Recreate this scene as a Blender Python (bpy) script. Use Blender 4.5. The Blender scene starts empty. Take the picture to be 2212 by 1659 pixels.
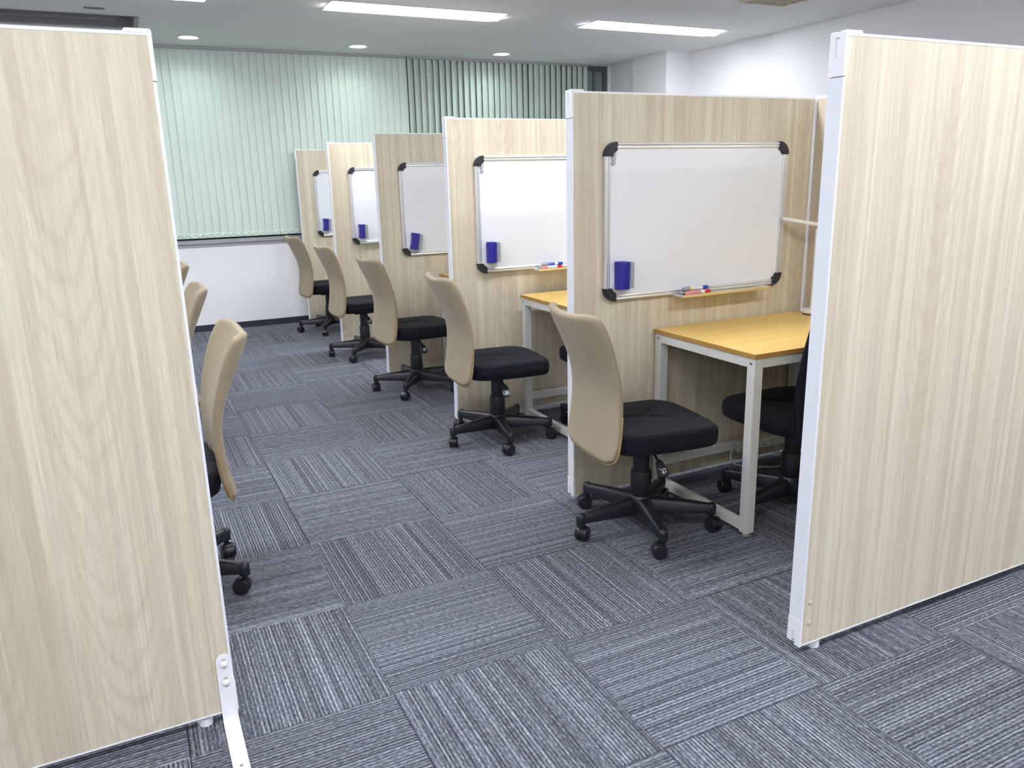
import bpy, bmesh, math, random
from mathutils import Vector, Matrix
random.seed(7)
PI = math.pi
SC = bpy.context.scene
COL = SC.collection

# ------------------------------------------------------------------ camera, world, exposure
cam_d = bpy.data.cameras.new('camera')
cam = bpy.data.objects.new('camera', cam_d)
COL.objects.link(cam)
SC.camera = cam
cam_d.sensor_fit = 'HORIZONTAL'
cam_d.sensor_width = 36.0
cam_d.lens = 1696.58 * 36.0 / 2212.0
cam_d.clip_start = 0.02
yaw, pitch, roll = 0.4531313, 0.2555796, -0.0247618
fw = Vector((math.sin(yaw) * math.cos(pitch), math.cos(yaw) * math.cos(pitch), -math.sin(pitch)))
rt = Vector((math.cos(yaw), -math.sin(yaw), 0))
up = rt.cross(fw)
rt2 = math.cos(roll) * rt + math.sin(roll) * up
up2 = -math.sin(roll) * rt + math.cos(roll) * up
cam.matrix_world = Matrix((
    (rt2.x, up2.x, -fw.x, -0.98767), (rt2.y, up2.y, -fw.y, -1.76107),
    (rt2.z, up2.z, -fw.z, 1.30358), (0, 0, 0, 1)))

world = bpy.data.worlds.new('night')
SC.world = world
world.use_nodes = True
world.node_tree.nodes['Background'].inputs[0].default_value = (0.012, 0.018, 0.035, 1)
world.node_tree.nodes['Background'].inputs[1].default_value = 0.6

SC.view_settings.view_transform = 'Standard'
SC.view_settings.look = 'None'
SC.view_settings.gamma = 1.0
SC.view_settings.use_curve_mapping = False
SC.view_settings.exposure = 0.74
LED = 21.0            # strength of the linear ceiling lights
DOWN = 64.0           # strength of the round downlights
H = 2.46              # ceiling height

# ------------------------------------------------------------------ node material helpers
class NT:
    def __init__(s, name):
        s.m = bpy.data.materials.new(name)
        s.m.use_nodes = True
        s.t = s.m.node_tree
        s.n = s.t.nodes
        s.b = s.n['Principled BSDF']
    def node(s, typ, **kw):
        n = s.n.new(typ)
        for k, v in kw.items():
            setattr(n, k, v)
        return n
    def link(s, a, b):
        s.t.links.new(a, b)
    def val(s, sock, v):
        if hasattr(v, 'is_linked') or isinstance(v, bpy.types.NodeSocket):
            s.link(v, sock)
        else:
            sock.default_value = v
    def math(s, op, a, b=0.0, clamp=False):
        n = s.node('ShaderNodeMath', operation=op, use_clamp=clamp)
        s.val(n.inputs[0], a)
        s.val(n.inputs[1], b)
        return n.outputs[0]
    def mix(s, f, a, b, mode='MIX'):
        n = s.node('ShaderNodeMix', data_type='RGBA', blend_type=mode)
        s.val(n.inputs[0], f)
        for i, v in ((6, a), (7, b)):
            if isinstance(v, tuple):
                v = v if len(v) == 4 else v + (1,)
            s.val(n.inputs[i], v)
        return n.outputs[2]
    def noise(s, vec, scale=1, detail=2, rough=.5, dist=0):
        n = s.node('ShaderNodeTexNoise')
        s.link(vec, n.inputs['Vector'])
        n.inputs['Scale'].default_value = scale
        n.inputs['Detail'].default_value = detail
        n.inputs['Roughness'].default_value = rough
        n.inputs['Distortion'].default_value = dist
        return n.outputs['Fac']
    def ramp(s, f, stops, interp='LINEAR'):
        n = s.node('ShaderNodeValToRGB')
        n.color_ramp.interpolation = interp
        e = n.color_ramp.elements
        while len(e) > 1:
            e.remove(e[-1])
        e[0].position = stops[0][0]
        e[0].color = tuple(stops[0][1]) + (1,)
        for p, c in stops[1:]:
            q = e.new(p)
            q.color = tuple(c) + (1,)
        s.link(f, n.inputs[0])
        return n.outputs[0]
    def maprange(s, f, a, b, c, d):
        n = s.node('ShaderNodeMapRange')
        s.link(f, n.inputs[0])
        for i, v in enumerate((a, b, c, d)):
            n.inputs[i + 1].default_value = v
        return n.outputs[0]
    def coords(s, scale=(1, 1, 1), seed=0.0):
        tc = s.node('ShaderNodeTexCoord')
        v = tc.outputs['Object']
        if seed:
            oi = s.node('ShaderNodeObjectInfo')
            k = s.math('MULTIPLY', oi.outputs['Random'], seed)
            cb = s.node('ShaderNodeCombineXYZ')
            for i in range(3):
                s.link(k, cb.inputs[i])
            a = s.node('ShaderNodeVectorMath', operation='ADD')
            s.link(v, a.inputs[0])
            s.link(cb.outputs[0], a.inputs[1])
            v = a.outputs[0]
        mp = s.node('ShaderNodeMapping')
        mp.inputs['Scale'].default_value = scale
        s.link(v, mp.inputs[0])
        return mp.outputs[0]
    def scaled(s, v, scale):
        mp = s.node('ShaderNodeMapping')
        mp.inputs['Scale'].default_value = scale
        s.link(v, mp.inputs[0])
        return mp.outputs[0]
    def bump(s, h, strength=.2, dist=.002):
        n = s.node('ShaderNodeBump')
        n.inputs['Strength'].default_value = strength
        n.inputs['Distance'].default_value = dist
        s.link(h, n.inputs['Height'])
        s.link(n.outputs[0], s.b.inputs['Normal'])

def plain(name, col, rough=.5, metal=0.0, spec=.5, fleck=.04, scale=60, bump=0.0):
    t = NT(name)
    v = t.coords()
    f = t.noise(v, scale, 3)
    c2 = tuple(max(0, min(1, x * (1 - fleck))) for x in col)
    c3 = tuple(max(0, min(1, x * (1 + fleck))) for x in col)
    t.link(t.mix(f, c2, c3), t.b.inputs['Base Color'])
    t.b.inputs['Roughness'].default_value = rough
    t.b.inputs['Metallic'].default_value = metal
    t.b.inputs['Specular IOR Level'].default_value = spec
    if bump:
        t.bump(f, bump, .001)
    return t.m

def wood_panel():
    t = NT('pale_oak_laminate')
    v = t.coords(seed=37.0)
    wob = t.noise(t.scaled(v, (3, 3, 1.2)), 1, 2)
    # broad vertical strips of tone, like boards side by side
    sx = t.scaled(v, (8.5, 0, .13))
    s1 = t.noise(sx, 1, 3.5, .66, .1)
    col = t.ramp(s1, [(.30, (0.532, 0.459, 0.350)), (.40, (0.582, 0.504, 0.386)), (.455, (0.552, 0.479, 0.364)), (.47, (0.632, 0.573, 0.441)),
                      (.53, (0.667, 0.622, 0.483)), (.545, (0.597, 0.533, 0.414)), (.62, (0.562, 0.493, 0.381)), (.635, (0.652, 0.598, 0.460)), (.75, (0.597, 0.533, 0.414))])
    s2 = t.noise(t.scaled(v, (27, 0, .36)), 1, 3, .6, .2)
    col = t.mix(.24, col, t.ramp(s2, [(.36, (0.478, 0.395, 0.290)), (.5, (0.597, 0.524, 0.396)), (.62, (0.741, 0.701, 0.553))]))
    # cathedral figure: nested arches down the middle of some boards
    sp = t.node('ShaderNodeSeparateXYZ')
    t.link(v, sp.inputs[0])
    cx = t.math('DIVIDE', sp.outputs[0], .27)
    cell = t.math('FLOOR', cx)
    aa = t.math('MULTIPLY', t.math('SUBTRACT', t.math('FRACT', cx), .5), .27)
    aa = t.math('ADD', aa, t.math('MULTIPLY', t.math('SUBTRACT', wob, .5), .05))
    wn = t.node('ShaderNodeTexWhiteNoise', noise_dimensions='1D')
    t.link(cell, wn.inputs['W'])
    pz = t.math('ADD', t.math('MULTIPLY', sp.outputs[2], 10.0), t.math('MULTIPLY', t.noise(t.scaled(v, (18, 0, 5)), 1, 2), 1.3))
    pp = t.math('SUBTRACT', pz, t.math('MULTIPLY', t.math('MULTIPLY', aa, aa), 330.0))
    ln = t.math('POWER', t.math('ADD', .5, t.math('MULTIPLY', t.math('SINE', t.math('MULTIPLY', pp, 6.2832)), .5)), 3.0)
    inside = t.maprange(t.math('ABSOLUTE', aa), .055, .095, 1, 0)
    pick = t.math('GREATER_THAN', wn.outputs['Value'], .45)
    fade = t.maprange(t.noise(t.scaled(v, (2, 0, 1.1)), 1, 1), .40, .55, .25, 1)
    fig = t.math('MULTIPLY', t.math('MULTIPLY', ln, inside), t.math('MULTIPLY', pick, fade))
    col = t.mix(t.math('MULTIPLY', fig, .25), col, (0.450, 0.355, 0.262))
    # fine grain and pores
    g = t.noise(t.scaled(v, (330, 6, 7)), 1, 4, .65)
    gm = t.maprange(g, .28, .72, .87, 1.10)
    cb = t.node('ShaderNodeCombineXYZ')
    for i in range(3):
        t.link(gm, cb.inputs[i])
    col = t.mix(1.0, col, cb.outputs[0], 'MULTIPLY')
    pores = t.maprange(t.noise(t.scaled(v, (420, 6, 20)), 1, 2, .5), .30, .37, .30, 0)
    col = t.mix(pores, col, (0.358, 0.286, 0.197))
    t.link(col, t.b.inputs['Base Color'])
    t.b.inputs['Roughness'].default_value = .42
    t.b.inputs['Specular IOR Level'].default_value = .4
    t.bump(g, .12, .0006)
    return t.m

def desk_wood():
    t = NT('yellow_maple_laminate')
    v = t.coords(seed=11.0)
    a = t.noise(t.scaled(v, (1.6, 45, 45)), 1, 4, .6)
    col = t.ramp(a, [(.3, (.68, .44, .12)), (.5, (.755, .51, .155)), (.7, (.81, .565, .195))])
    t.link(col, t.b.inputs['Base Color'])
    t.b.inputs['Roughness'].default_value = .38
    t.b.inputs['Specular IOR Level'].default_value = .45
    t.bump(a, .05, .0004)
    return t.m

def carpet(name, axis):
    t = NT(name)
    tc = t.node('ShaderNodeTexCoord')
    oi = t.node('ShaderNodeObjectInfo')
    sp = t.node('ShaderNodeSeparateXYZ')
    t.link(tc.outputs['Object'], sp.inputs[0])
    s = sp.outputs[0] if axis == 0 else sp.outputs[1]
    q = sp.outputs[1] if axis == 0 else sp.outputs[0]
    seed = t.math('MULTIPLY', oi.outputs['Random'], 91.0)
    def line(width, off):
        k = t.math('FLOOR', t.math('DIVIDE', t.math('ADD', s, off), width))
        wn = t.node('ShaderNodeTexWhiteNoise', noise_dimensions='2D')
        cb = t.node('ShaderNodeCombineXYZ')
        t.link(k, cb.inputs[0])
        t.link(seed, cb.inputs[1])
        t.link(cb.outputs[0], wn.inputs['Vector'])
        return wn.outputs['Value']
    P = .0102
    per = t.math('FRACT', t.math('DIVIDE', t.math('ADD', s, 5.0), P))
    tri = t.math('ABSOLUTE', t.math('SUBTRACT', per, .5))          # 0 in the light yarn, .5 in the dark gap
    l1 = line(P, 5.0)
    l2 = line(P / 4, 5.0)
    peak = t.math('SUBTRACT', .62, t.math('MULTIPLY', tri, .92))
    mixl = t.math('ADD', peak, t.math('MULTIPLY', t.math('SUBTRACT', l1, .5), .15))
    mixl = t.math('ADD', mixl, t.math('MULTIPLY', t.math('SUBTRACT', l2, .5), .34))
    cb = t.node('ShaderNodeCombineXYZ')
    t.link(t.math('MULTIPLY', s, 240.0), cb.inputs[0])
    t.link(t.math('MULTIPLY', q, 75.0), cb.inputs[1])
    t.link(seed, cb.inputs[2])
    fl = t.noise(cb.outputs[0], 1, 2, .6)
    cb2 = t.node('ShaderNodeCombineXYZ')
    t.link(t.math('MULTIPLY', s, 600.0), cb2.inputs[0])
    t.link(t.math('MULTIPLY', q, 420.0), cb2.inputs[1])
    fl2 = t.noise(cb2.outputs[0], 1, 1, .5)
    f = t.math('ADD', mixl, t.math('MULTIPLY', t.math('SUBTRACT', fl, .5), 1.1))
    f = t.math('ADD', f, t.math('MULTIPLY', t.math('SUBTRACT', fl2, .5), .55))
    col = t.ramp(f, [(.05, (.040, .043, .055)), (.36, (.098, .105, .128)), (.58, (.178, .190, .224)), (.92, (.40, .42, .475))])
    t.link(col, t.b.inputs['Base Color'])
    t.b.inputs['Roughness'].default_value = .95
    t.b.inputs['Specular IOR Level'].default_value = .12
    t.bump(f, .35, .002)
    return t.m

def mesh_fabric(name, c1, c2, scale, rough=.85, sheen=0.0, spec=.2):
    t = NT(name)
    v = t.coords()
    w1 = t.node('ShaderNodeTexVoronoi')
    t.link(v, w1.inputs['Vector'])
    w1.inputs['Scale'].default_value = scale
    d = w1.outputs['Distance']
    big = t.noise(v, 14, 2)
    f = t.math('ADD', t.math('MULTIPLY', d, .9), t.math('MULTIPLY', t.math('SUBTRACT', big, .5), .35), True)
    t.link(t.mix(f, c2, c1), t.b.inputs['Base Color'])
    t.b.inputs['Roughness'].default_value = rough
    t.b.inputs['Specular IOR Level'].default_value = spec
    t.b.inputs['Sheen Weight'].default_value = sheen
    t.b.inputs['Sheen Roughness'].default_value = .4
    t.bump(d, .35, .0012)
    return t.m

def emitter(name, col, strength):
    t = NT(name)
    t.b.inputs['Base Color'].default_value = (.9, .9, .9, 1)
    t.b.inputs['Emission Color'].default_value = tuple(col) + (1,)
    t.b.inputs['Emission Strength'].default_value = strength
    return t.m

def glass(name, col, rough=.03, trans=1.0):
    t = NT(name)
    t.b.inputs['Base Color'].default_value = tuple(col) + (1,)
    t.b.inputs['Roughness'].default_value = rough
    t.b.inputs['Transmission Weight'].default_value = trans
    t.b.inputs['IOR'].default_value = 1.45
    return t.m

M = dict(
    wood=wood_panel(), desk=desk_wood(),
    desk_edge=plain('desk_edge_band', (.44, .245, .065), .45),
    carpet=carpet('carpet_stripe', 0), carpet_x=carpet('carpet_stripe_turned', 1),
    slab=plain('dark_underlay', (.03, .032, .04), .9),
    post=plain('white_panel_plastic', (.80, .82, .88), .38, fleck=.01),
    capw=plain('white_cap_plastic', (.86, .87, .91), .4, fleck=.01),
    bolt=plain('beige_screw_cap', (.50, .45, .36), .5),
    dark=plain('dark_groove', (.10, .10, .13), .7),
    steel=plain('ivory_painted_steel', (.70, .70, .68), .4, fleck=.02),
    bracket=plain('white_painted_steel', (.84, .85, .90), .35, fleck=.01),
    screw=plain('zinc_screw', (.35, .36, .37), .35, .9),
    rubber=plain('grey_rubber_foot', (.35, .35, .34), .6),
    beige=mesh_fabric('beige_mesh_fabric', (.43, .355, .25), (.27, .218, .15), 520, .85, .15),
    piping=plain('tan_piping', (.34, .24, .11), .7),
    black_fab=mesh_fabric('black_mesh_fabric', (.012, .015, .024), (.005, .006, .010), 420, .8, .05, .2),
    black=plain('black_nylon', (.010, .0125, .019), .34, bump=.05, scale=400),
    wheel=plain('black_wheel_plastic', (.012, .013, .018), .30),
    icon=plain('white_print', (.75, .78, .82), .6),
    alu=plain('anodised_aluminium', (.80, .81, .84), .36, .8, fleck=.02),
    tray=plain('polished_tray_aluminium', (.86, .84, .80), .22, .9, fleck=.01),
    board=plain('gloss_whiteboard', (.82, .845, .90), .16, spec=.55, fleck=.004, scale=4),
    corner=plain('black_corner_plastic', (.022, .025, .035), .35),
    blue=plain('blue_eraser_plastic', (.022, .020, .27), .32),
    felt=plain('grey_felt', (.33, .36, .39), .95, fleck=.5, scale=300, bump=.4),
    magnet=plain('grey_magnet', (.42, .43, .45), .4),
    penblue=plain('blue_cap', (.015, .07, .50), .3), penred=plain('red_cap', (.72, .02, .02), .3),
    penwhite=plain('white_pen_label', (.78, .80, .86), .4),
    penbluelab=plain('blue_pen_label', (.10, .12, .45), .4), penyellow=plain('yellow_mark', (.85, .70, .03), .4),
    penpink=plain('red_ink_window', (.75, .30, .29), .25), pengrey=plain('grey_ink_window', (.33, .36, .40), .25),
    penblack=plain('black_cap', (.02, .02, .025), .3),
    ceil=plain('ceiling_paint', (.84, .84, .83), .9, spec=.15, fleck=.015, scale=120),
    wall=plain('white_wallpaper', (.85, .85, .87), .85, spec=.15, fleck=.01, scale=200, bump=.03),
    skirt=plain('dark_vinyl_baseboard', (.022, .026, .045), .5),
    blind=plain('pale_green_blind', (.60, .69, .64), .75, spec=.15, fleck=.02, scale=300),
    pocket=plain('pale_green_weight', (.66, .78, .68), .6),
    chain=plain('bead_chain', (.20, .27, .25), .5),
    sill=plain('grey_aluminium_sill', (.38, .39, .41), .4, .3),
    winframe=plain('dark_window_frame', (.10, .115, .12), .45),
    night=glass('window_glass', (.55, .66, .68), .02, .65),
    outside=plain('night_wall_outside', (.012, .02, .03), .9),
    trough=plain('white_reflector', (.86, .87, .90), .4, fleck=.01),
    led=emitter('led_diffuser', (.945, .965, 1.0), LED),
    down=emitter('downlight_lens', (.90, 1.0, .92), DOWN),
    trimw=plain('white_trim_ring', (.75, .76, .77), .5),
    hatch=plain('dark_grey_hatch', (.20, .20, .21), .6), hatch2=plain('mid_grey_hatch', (.34, .34, .355), .6),
    slot=plain('grey_slot_plate', (.14, .14, .145), .6),
    vent=plain('cream_vent', (.62, .56, .44), .5),
    lampw=plain('white_lamp_plastic', (.82, .81, .80), .4, fleck=.01),
    lampdark=plain('dark_lamp_pad', (.06, .03, .03), .6),
    cable=plain('grey_white_cable', (.52, .56, .55), .5),
    strip=plain('ivory_power_strip', (.66, .66, .62), .45),
)

# ------------------------------------------------------------------ mesh helpers
def new_obj(name, bm, mat, parent=None, smooth=False, angle=None):
    me = bpy.data.meshes.new(name)
    bm.normal_update()
    bm.to_mesh(me)
    bm.free()
    if isinstance(mat, (list, tuple)):
        for x in mat:
            me.materials.append(x)
    else:
        me.materials.append(mat)
    if smooth:
        for p in me.polygons:
            p.use_smooth = True
    o = bpy.data.objects.new(name, me)
    COL.objects.link(o)
    if parent is not None:
        o.parent = parent
    if smooth and angle:
        try:
            me.set_sharp_from_angle(angle=angle)
        except Exception:
            pass
    return o

def empty(name, loc=(0, 0, 0), rz=0.0):
    o = bpy.data.objects.new(name, None)
    COL.objects.link(o)
    o.location = loc
    o.rotation_euler = (0, 0, rz)
    o.empty_display_size = .05
    return o

def tag(o, label, cat, group=None):
    o['label'] = label
    o['category'] = cat
    if group:
        o['group'] = group
    return o

def structure(o):
    o['kind'] = 'structure'
    return o

def box(bm, x0, x1, y0, y1, z0, z1, mi=0):
    v = [bm.verts.new(p) for p in ((x0, y0, z0), (x1, y0, z0), (x1, y1, z0), (x0, y1, z0),
                                   (x0, y0, z1), (x1, y0, z1), (x1, y1, z1), (x0, y1, z1))]
    fs = []
    for q in ((3, 2, 1, 0), (4, 5, 6, 7), (0, 1, 5, 4), (1, 2, 6, 5), (2, 3, 7, 6), (3, 0, 4, 7)):
        f = bm.faces.new([v[i] for i in q])
        f.material_index = mi
        fs.append(f)
    return v, fs

def boxes(*bs):
    bm = bmesh.new()
    for b in bs:
        box(bm, *b)
    return bm

def bevel(bm, w, seg=2):
    bmesh.ops.bevel(bm, geom=[e for e in bm.edges], offset=w, segments=seg, profile=.7, affect='EDGES', clamp_overlap=True)
    return bm

def bbox(x0, x1, y0, y1, z0, z1, w=.002, seg=2):
    return bevel(boxes((x0, x1, y0, y1, z0, z1)), w, seg)

def frame_at(p, d):
    d = Vector(d).normalized()
    a = Vector((0, 0, 1)) if abs(d.z) < .9 else Vector((1, 0, 0))
    u = d.cross(a).normalized()
    return u, d.cross(u).normalized()

def tube(bm, pts, r, n=10, caps=True):
    pts = [Vector(p) for p in pts]
    rs = r if isinstance(r, (list, tuple)) else [r] * len(pts)
    rings = []
    u = None
    for i, p in enumerate(pts):
        d = (pts[min(i + 1, len(pts) - 1)] - pts[max(i - 1, 0)]).normalized()
        if u is None:
            u, w = frame_at(p, d)
        else:
            u = (u - d * u.dot(d)).normalized()
            w = d.cross(u)
        rings.append([bm.verts.new(p + (u * math.cos(2 * PI * k / n) + w * math.sin(2 * PI * k / n)) * rs[i]) for k in range(n)])
    for a, b in zip(rings, rings[1:]):
        for k in range(n):
            bm.faces.new((a[k], a[(k + 1) % n], b[(k + 1) % n], b[k]))
    if caps:
        bm.faces.new(list(reversed(rings[0])))
        bm.faces.new(rings[-1])
    bmesh.ops.recalc_face_normals(bm, faces=bm.faces[:])
    return bm

def lathe(bm, prof, n=24, origin=(0, 0, 0), axis='Z', mi=0):
    rings = []
    ox, oy, oz = origin
    for r, h in prof:
        ring = []
        for k in range(n):
            c, s = r * math.cos(2 * PI * k / n), r * math.sin(2 * PI * k / n)
            p = (c, s, h) if axis == 'Z' else ((h, c, s) if axis == 'X' else (s, h, c))
            ring.append(bm.verts.new((p[0] + ox, p[1] + oy, p[2] + oz)))
        rings.append(ring)
    for a, b in zip(rings, rings[1:]):
        for k in range(n):
            f = bm.faces.new((a[k], a[(k + 1) % n], b[(k + 1) % n], b[k]))
            f.material_index = mi
    for ring, rev in ((rings[0], True), (rings[-1], False)):
        f = bm.faces.new(list(reversed(ring)) if rev else ring)
        f.material_index = mi
    return bm

def prism(bm, poly, a, b, axis='Y'):
    """extrude a 2D polygon; axis Y: poly is (x, z), axis Z: poly is (x, y), axis X: poly is (y, z)"""
    def P(q, h):
        return (q[0], h, q[1]) if axis == 'Y' else ((q[0], q[1], h) if axis == 'Z' else (h, q[0], q[1]))
    A = [bm.verts.new(P(q, a)) for q in poly]
    B = [bm.verts.new(P(q, b)) for q in poly]
    n = len(poly)
    bm.faces.new(A)
    bm.faces.new(list(reversed(B)))
    for k in range(n):
        bm.faces.new((A[k], B[k], B[(k + 1) % n], A[(k + 1) % n]))
    bmesh.ops.recalc_face_normals(bm, faces=bm.faces[:])
    return bm

def copy_tree(o, parent=None):
    c = o.copy()
    COL.objects.link(c)
    if parent is not None:
        c.parent = parent
    for ch in o.children:
        copy_tree(ch, c)
    return c

def mod(o, typ, **kw):
    m = o.modifiers.new(typ.lower(), typ)
    for k, v in kw.items():
        setattr(m, k, v)
    return m

# ------------------------------------------------------------------ room: floor of carpet tiles
X0, X1, Y0, Y1 = -5.0, 4.29, -5.5, 5.96
floor = structure(new_obj('floor', boxes((X0 - .1, X1 + .1, Y0 - .1, Y1 + .3, -.06, -.0065)), M['slab']))

def tile_mesh():
    g = .0006
    bm = boxes((-.25 + g, .25 - g, -.25 + g, .25 - g, -.0065, 0))
    top = [e for e in bm.edges if all(abs(v.co.z) < 1e-6 for v in e.verts)]
    bmesh.ops.bevel(bm, geom=top, offset=.0018, segments=1, affect='EDGES')
    return bm
t0 = new_obj('carpet_tile', tile_mesh(), M['carpet'], floor)
first = True
rest = bmesh.new()
for i in range(-10, 9):
    for j in range(-11, 12):
        cx, cy = i * .5 + .25, j * .5 + .25
        turned = (i + j) % 2 != 0
        if -4 <= i <= 8 and -4 <= j <= 11:
            if first:
                o, first = t0, False
            else:
                o = t0.copy()
                COL.objects.link(o)
                o.parent = floor
            o.location = (cx + random.uniform(-.0005, .0005), cy + random.uniform(-.0005, .0005), random.uniform(-.0006, 0))
            o.rotation_euler = (0, 0, (PI / 2 if turned else 0) + random.choice((0, PI)))
        else:
            g = .0006
            box(rest, cx - .25 + g, cx + .25 - g, cy - .25 + g, cy + .25 - g, -.0065, 0, 1 if turned else 0)
rt_ = new_obj('carpet_tiles_beyond', rest, [M['carpet'], M['carpet_x']], floor)
rt_['kind'] = 'stuff'

# ------------------------------------------------------------------ room: ceiling with openings
LIGHTS = [(cx, cy) for cy in (3.93, 1.14, -1.25, -3.9) for cx in (1.115, 3.155, -.93, -2.96) if (cx, cy) != (3.155, 1.14)]
LW, LD = 1.28, .30
DOWNS = [(-.28, 5.45), (1.115, 5.475), (2.525, 5.505), (-1.68, 5.44), (3.78, 5.53)]
DOWNS = DOWNS[:4]
HATCH = (-2.4, -.675, 4.705, 5.20)
holes = [(x - LW / 2, x + LW / 2, y - LD / 2, y + LD / 2) for x, y in LIGHTS]
holes += [(x - .066, x + .066, y - .066, y + .066) for x, y in DOWNS]
holes.append(HATCH)
xs = sorted({X0, X1} | {h[0] for h in holes} | {h[1] for h in holes})
ys = sorted({Y0, Y1 + .12} | {h[2] for h in holes} | {h[3] for h in holes})
bm = bmesh.new()
for a, b in zip(xs, xs[1:]):
    for c, d in zip(ys, ys[1:]):
        mx, my = (a + b) / 2, (c + d) / 2
        if any(h[0] < mx < h[1] and h[2] < my < h[3] for h in holes):
            continue
        box(bm, a, b, c, d, H, H + .012)
bmesh.ops.remove_doubles(bm, verts=bm.verts[:], dist=1e-5)
ceiling = structure(new_obj('ceiling', bm, M['ceil']))

# ------------------------------------------------------------------ room: walls, window, baseboard
WS = .80   # underside of the sill
structure(new_obj('wall_far', boxes((X0, 4.29, Y1, Y1 + .12, 0, WS), (4.03, 4.29, Y1, Y1 + .12, WS, H)), M['wall']))
structure(new_obj('wall_right', boxes((4.29, 4.41, Y0, 4.87, 0, H)), M['wall']))
structure(new_obj('wall_pier', boxes((3.99, 4.41, 4.87, 5.43, 0, H), (4.06, 4.41, 5.43, Y1 + .12, 0, H)), M['wall']))
structure(new_obj('wall_left', boxes((X0 - .12, X0, Y0, Y1, 0, H)), M['wall']))
structure(new_obj('wall_back', boxes((X0, X1, Y0 - .12, Y0, 0, H)), M['wall']))
structure(new_obj('baseboard_far', bbox(X0, 4.0, Y1 - .009, Y1, 0, .058, .002), M['skirt']))
win = structure(new_obj('window_1', boxes((X0, 4.03, Y1 + .02, Y1 + .08, WS + .03, WS + .08), (X0, 4.03, Y1 + .02, Y1 + .08, H - .05, H),
                                          (3.985, 4.03, Y1 + .02, Y1 + .08, WS + .08, H - .05), (1.62, 1.68, Y1 + .02, Y1 + .08, WS + .08, H - .05),
                                          (-.72, -.66, Y1 + .02, Y1 + .08, WS + .08, H - .05), (3.86, 3.885, Y1 + .025, Y1 + .075, WS + .08, H - .05)), M['winframe']))
for a, b in ((-.66, 1.62), (1.68, 3.86), (3.885, 3.985), (-3.0, -.72)):
    p = new_obj('pane', boxes((a, b, Y1 + .045, Y1 + .051, WS + .08, H - .05)), M['night'], win)
new_obj('window_latch', bevel(boxes((3.835, 3.86, Y1 + .0, Y1 + .02, 2.02, 2.05), (3.80, 3.86, Y1 - .004, Y1 + .004, 2.03, 2.045)), .002), M['dark'], win)
structure(new_obj('trim_1', bevel(boxes((X0, 4.03, Y1 - .045, Y1 + .02, WS, WS + .036)), .003), M['sill']))
structure(new_obj('wall_outside', boxes((X0 - 1, 6, Y1 + 1.2, Y1 + 1.3, -.5, 3.2)), M['outside']))

# ------------------------------------------------------------------ ceiling fittings
def make_fixture():
    r = empty('ceiling_light')
    w, d = LW / 2, LD / 2
    bm = bmesh.new()
    # reflector trough: sloping long sides and ends, open below
    t = .085
    lo = [(-w, -d, 0), (w, -d, 0), (w, d, 0), (-w, d, 0)]
    hi = [(-w + .05, -d + .07, t), (w - .05, -d + .07, t), (w - .05, d - .07, t), (-w + .05, d - .07, t)]
    L = [bm.verts.new(p) for p in lo]
    U = [bm.verts.new(p) for p in hi]
    for k in range(4):
        bm.faces.new((L[k], U[k], U[(k + 1) % 4], L[(k + 1) % 4]))
    bm.faces.new(list(reversed(U)))
    o = new_obj('reflector', bm, M['trough'], r)
    mod(o, 'SOLIDIFY', thickness=.004, offset=1)
    poly = []
    for k in range(13):
        a = PI + PI * k / 12
        poly.append((.076 * math.cos(a), .012 + .034 * math.sin(a)))
    poly += [(.076, .05), (-.076, .05)]
    bm = bmesh.new()
    prism(bm, poly, -w + .012, w - .012, 'X')
    new_obj('light_bar', bm, M['led'], r)
    bm = bmesh.new()
    q = .012
    for b in ((-w - q, w + q, -d - q, -d), (-w - q, w + q, d, d + q), (-w - q, -w, -d, d), (w, w + q, -d, d)):
        box(bm, b[0], b[1], b[2], b[3], -.003, 0)
    new_obj('trim', bm, M['trimw'], r)
    return r
fx = make_fixture()
flabels = {0: 'lit linear ceiling light above the row of booths, nearer to the blinds',
           1: 'lit linear ceiling light beside the white wall beyond the booths',
           2: 'corner of a linear ceiling light at the top picture edge, above the aisle'}
for k, (x, y) in enumerate(LIGHTS):
    o = fx if k == 0 else copy_tree(fx)
    o.location = (x, y, H)
    if k in flabels:
        tag(o, flabels[k], 'ceiling light', 'linear ceiling lights')
    else:
        tag(o, 'linear ceiling light of the rows out of view overhead', 'ceiling light', 'linear ceiling lights out of view')

def make_downlight():
    r = empty('downlight')
    bm = bmesh.new()
    n = 32
    prof = [(.098, -.004), (.094, -.006), (.077, -.004), (.076, 0), (.072, .05)]
    rings = []
    for rad, h in prof:
        rings.append([bm.verts.new((rad * math.cos(2 * PI * k / n), rad * math.sin(2 * PI * k / n), h)) for k in range(n)])
    for a, b in zip(rings, rings[1:]):
        for k in range(n):
            bm.faces.new((a[k], b[k], b[(k + 1) % n], a[(k + 1) % n]))
    o = new_obj('trim_ring', bm, M['trimw'], r, True)
    mod(o, 'SOLIDIFY', thickness=.002, offset=-1)
    bm = bmesh.new()
    lathe(bm, [(.071, .046), (.071, .050)], 32)
    new_obj('lens', bm, M['down'], r)
    return r
dn = make_downlight()
dlab = ['round downlight nearest the big foreground panel', 'round downlight above the closed part of the green blinds',
        'round downlight above the half-open part of the green blinds', 'round downlight out of view over the hidden window end']
for k, (x, y) in enumerate(DOWNS):
    o = dn if k == 0 else copy_tree(dn)
    o.location = (x, y, H)
    tag(o, dlab[k], 'downlight', 'round downlights along the window')

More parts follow.
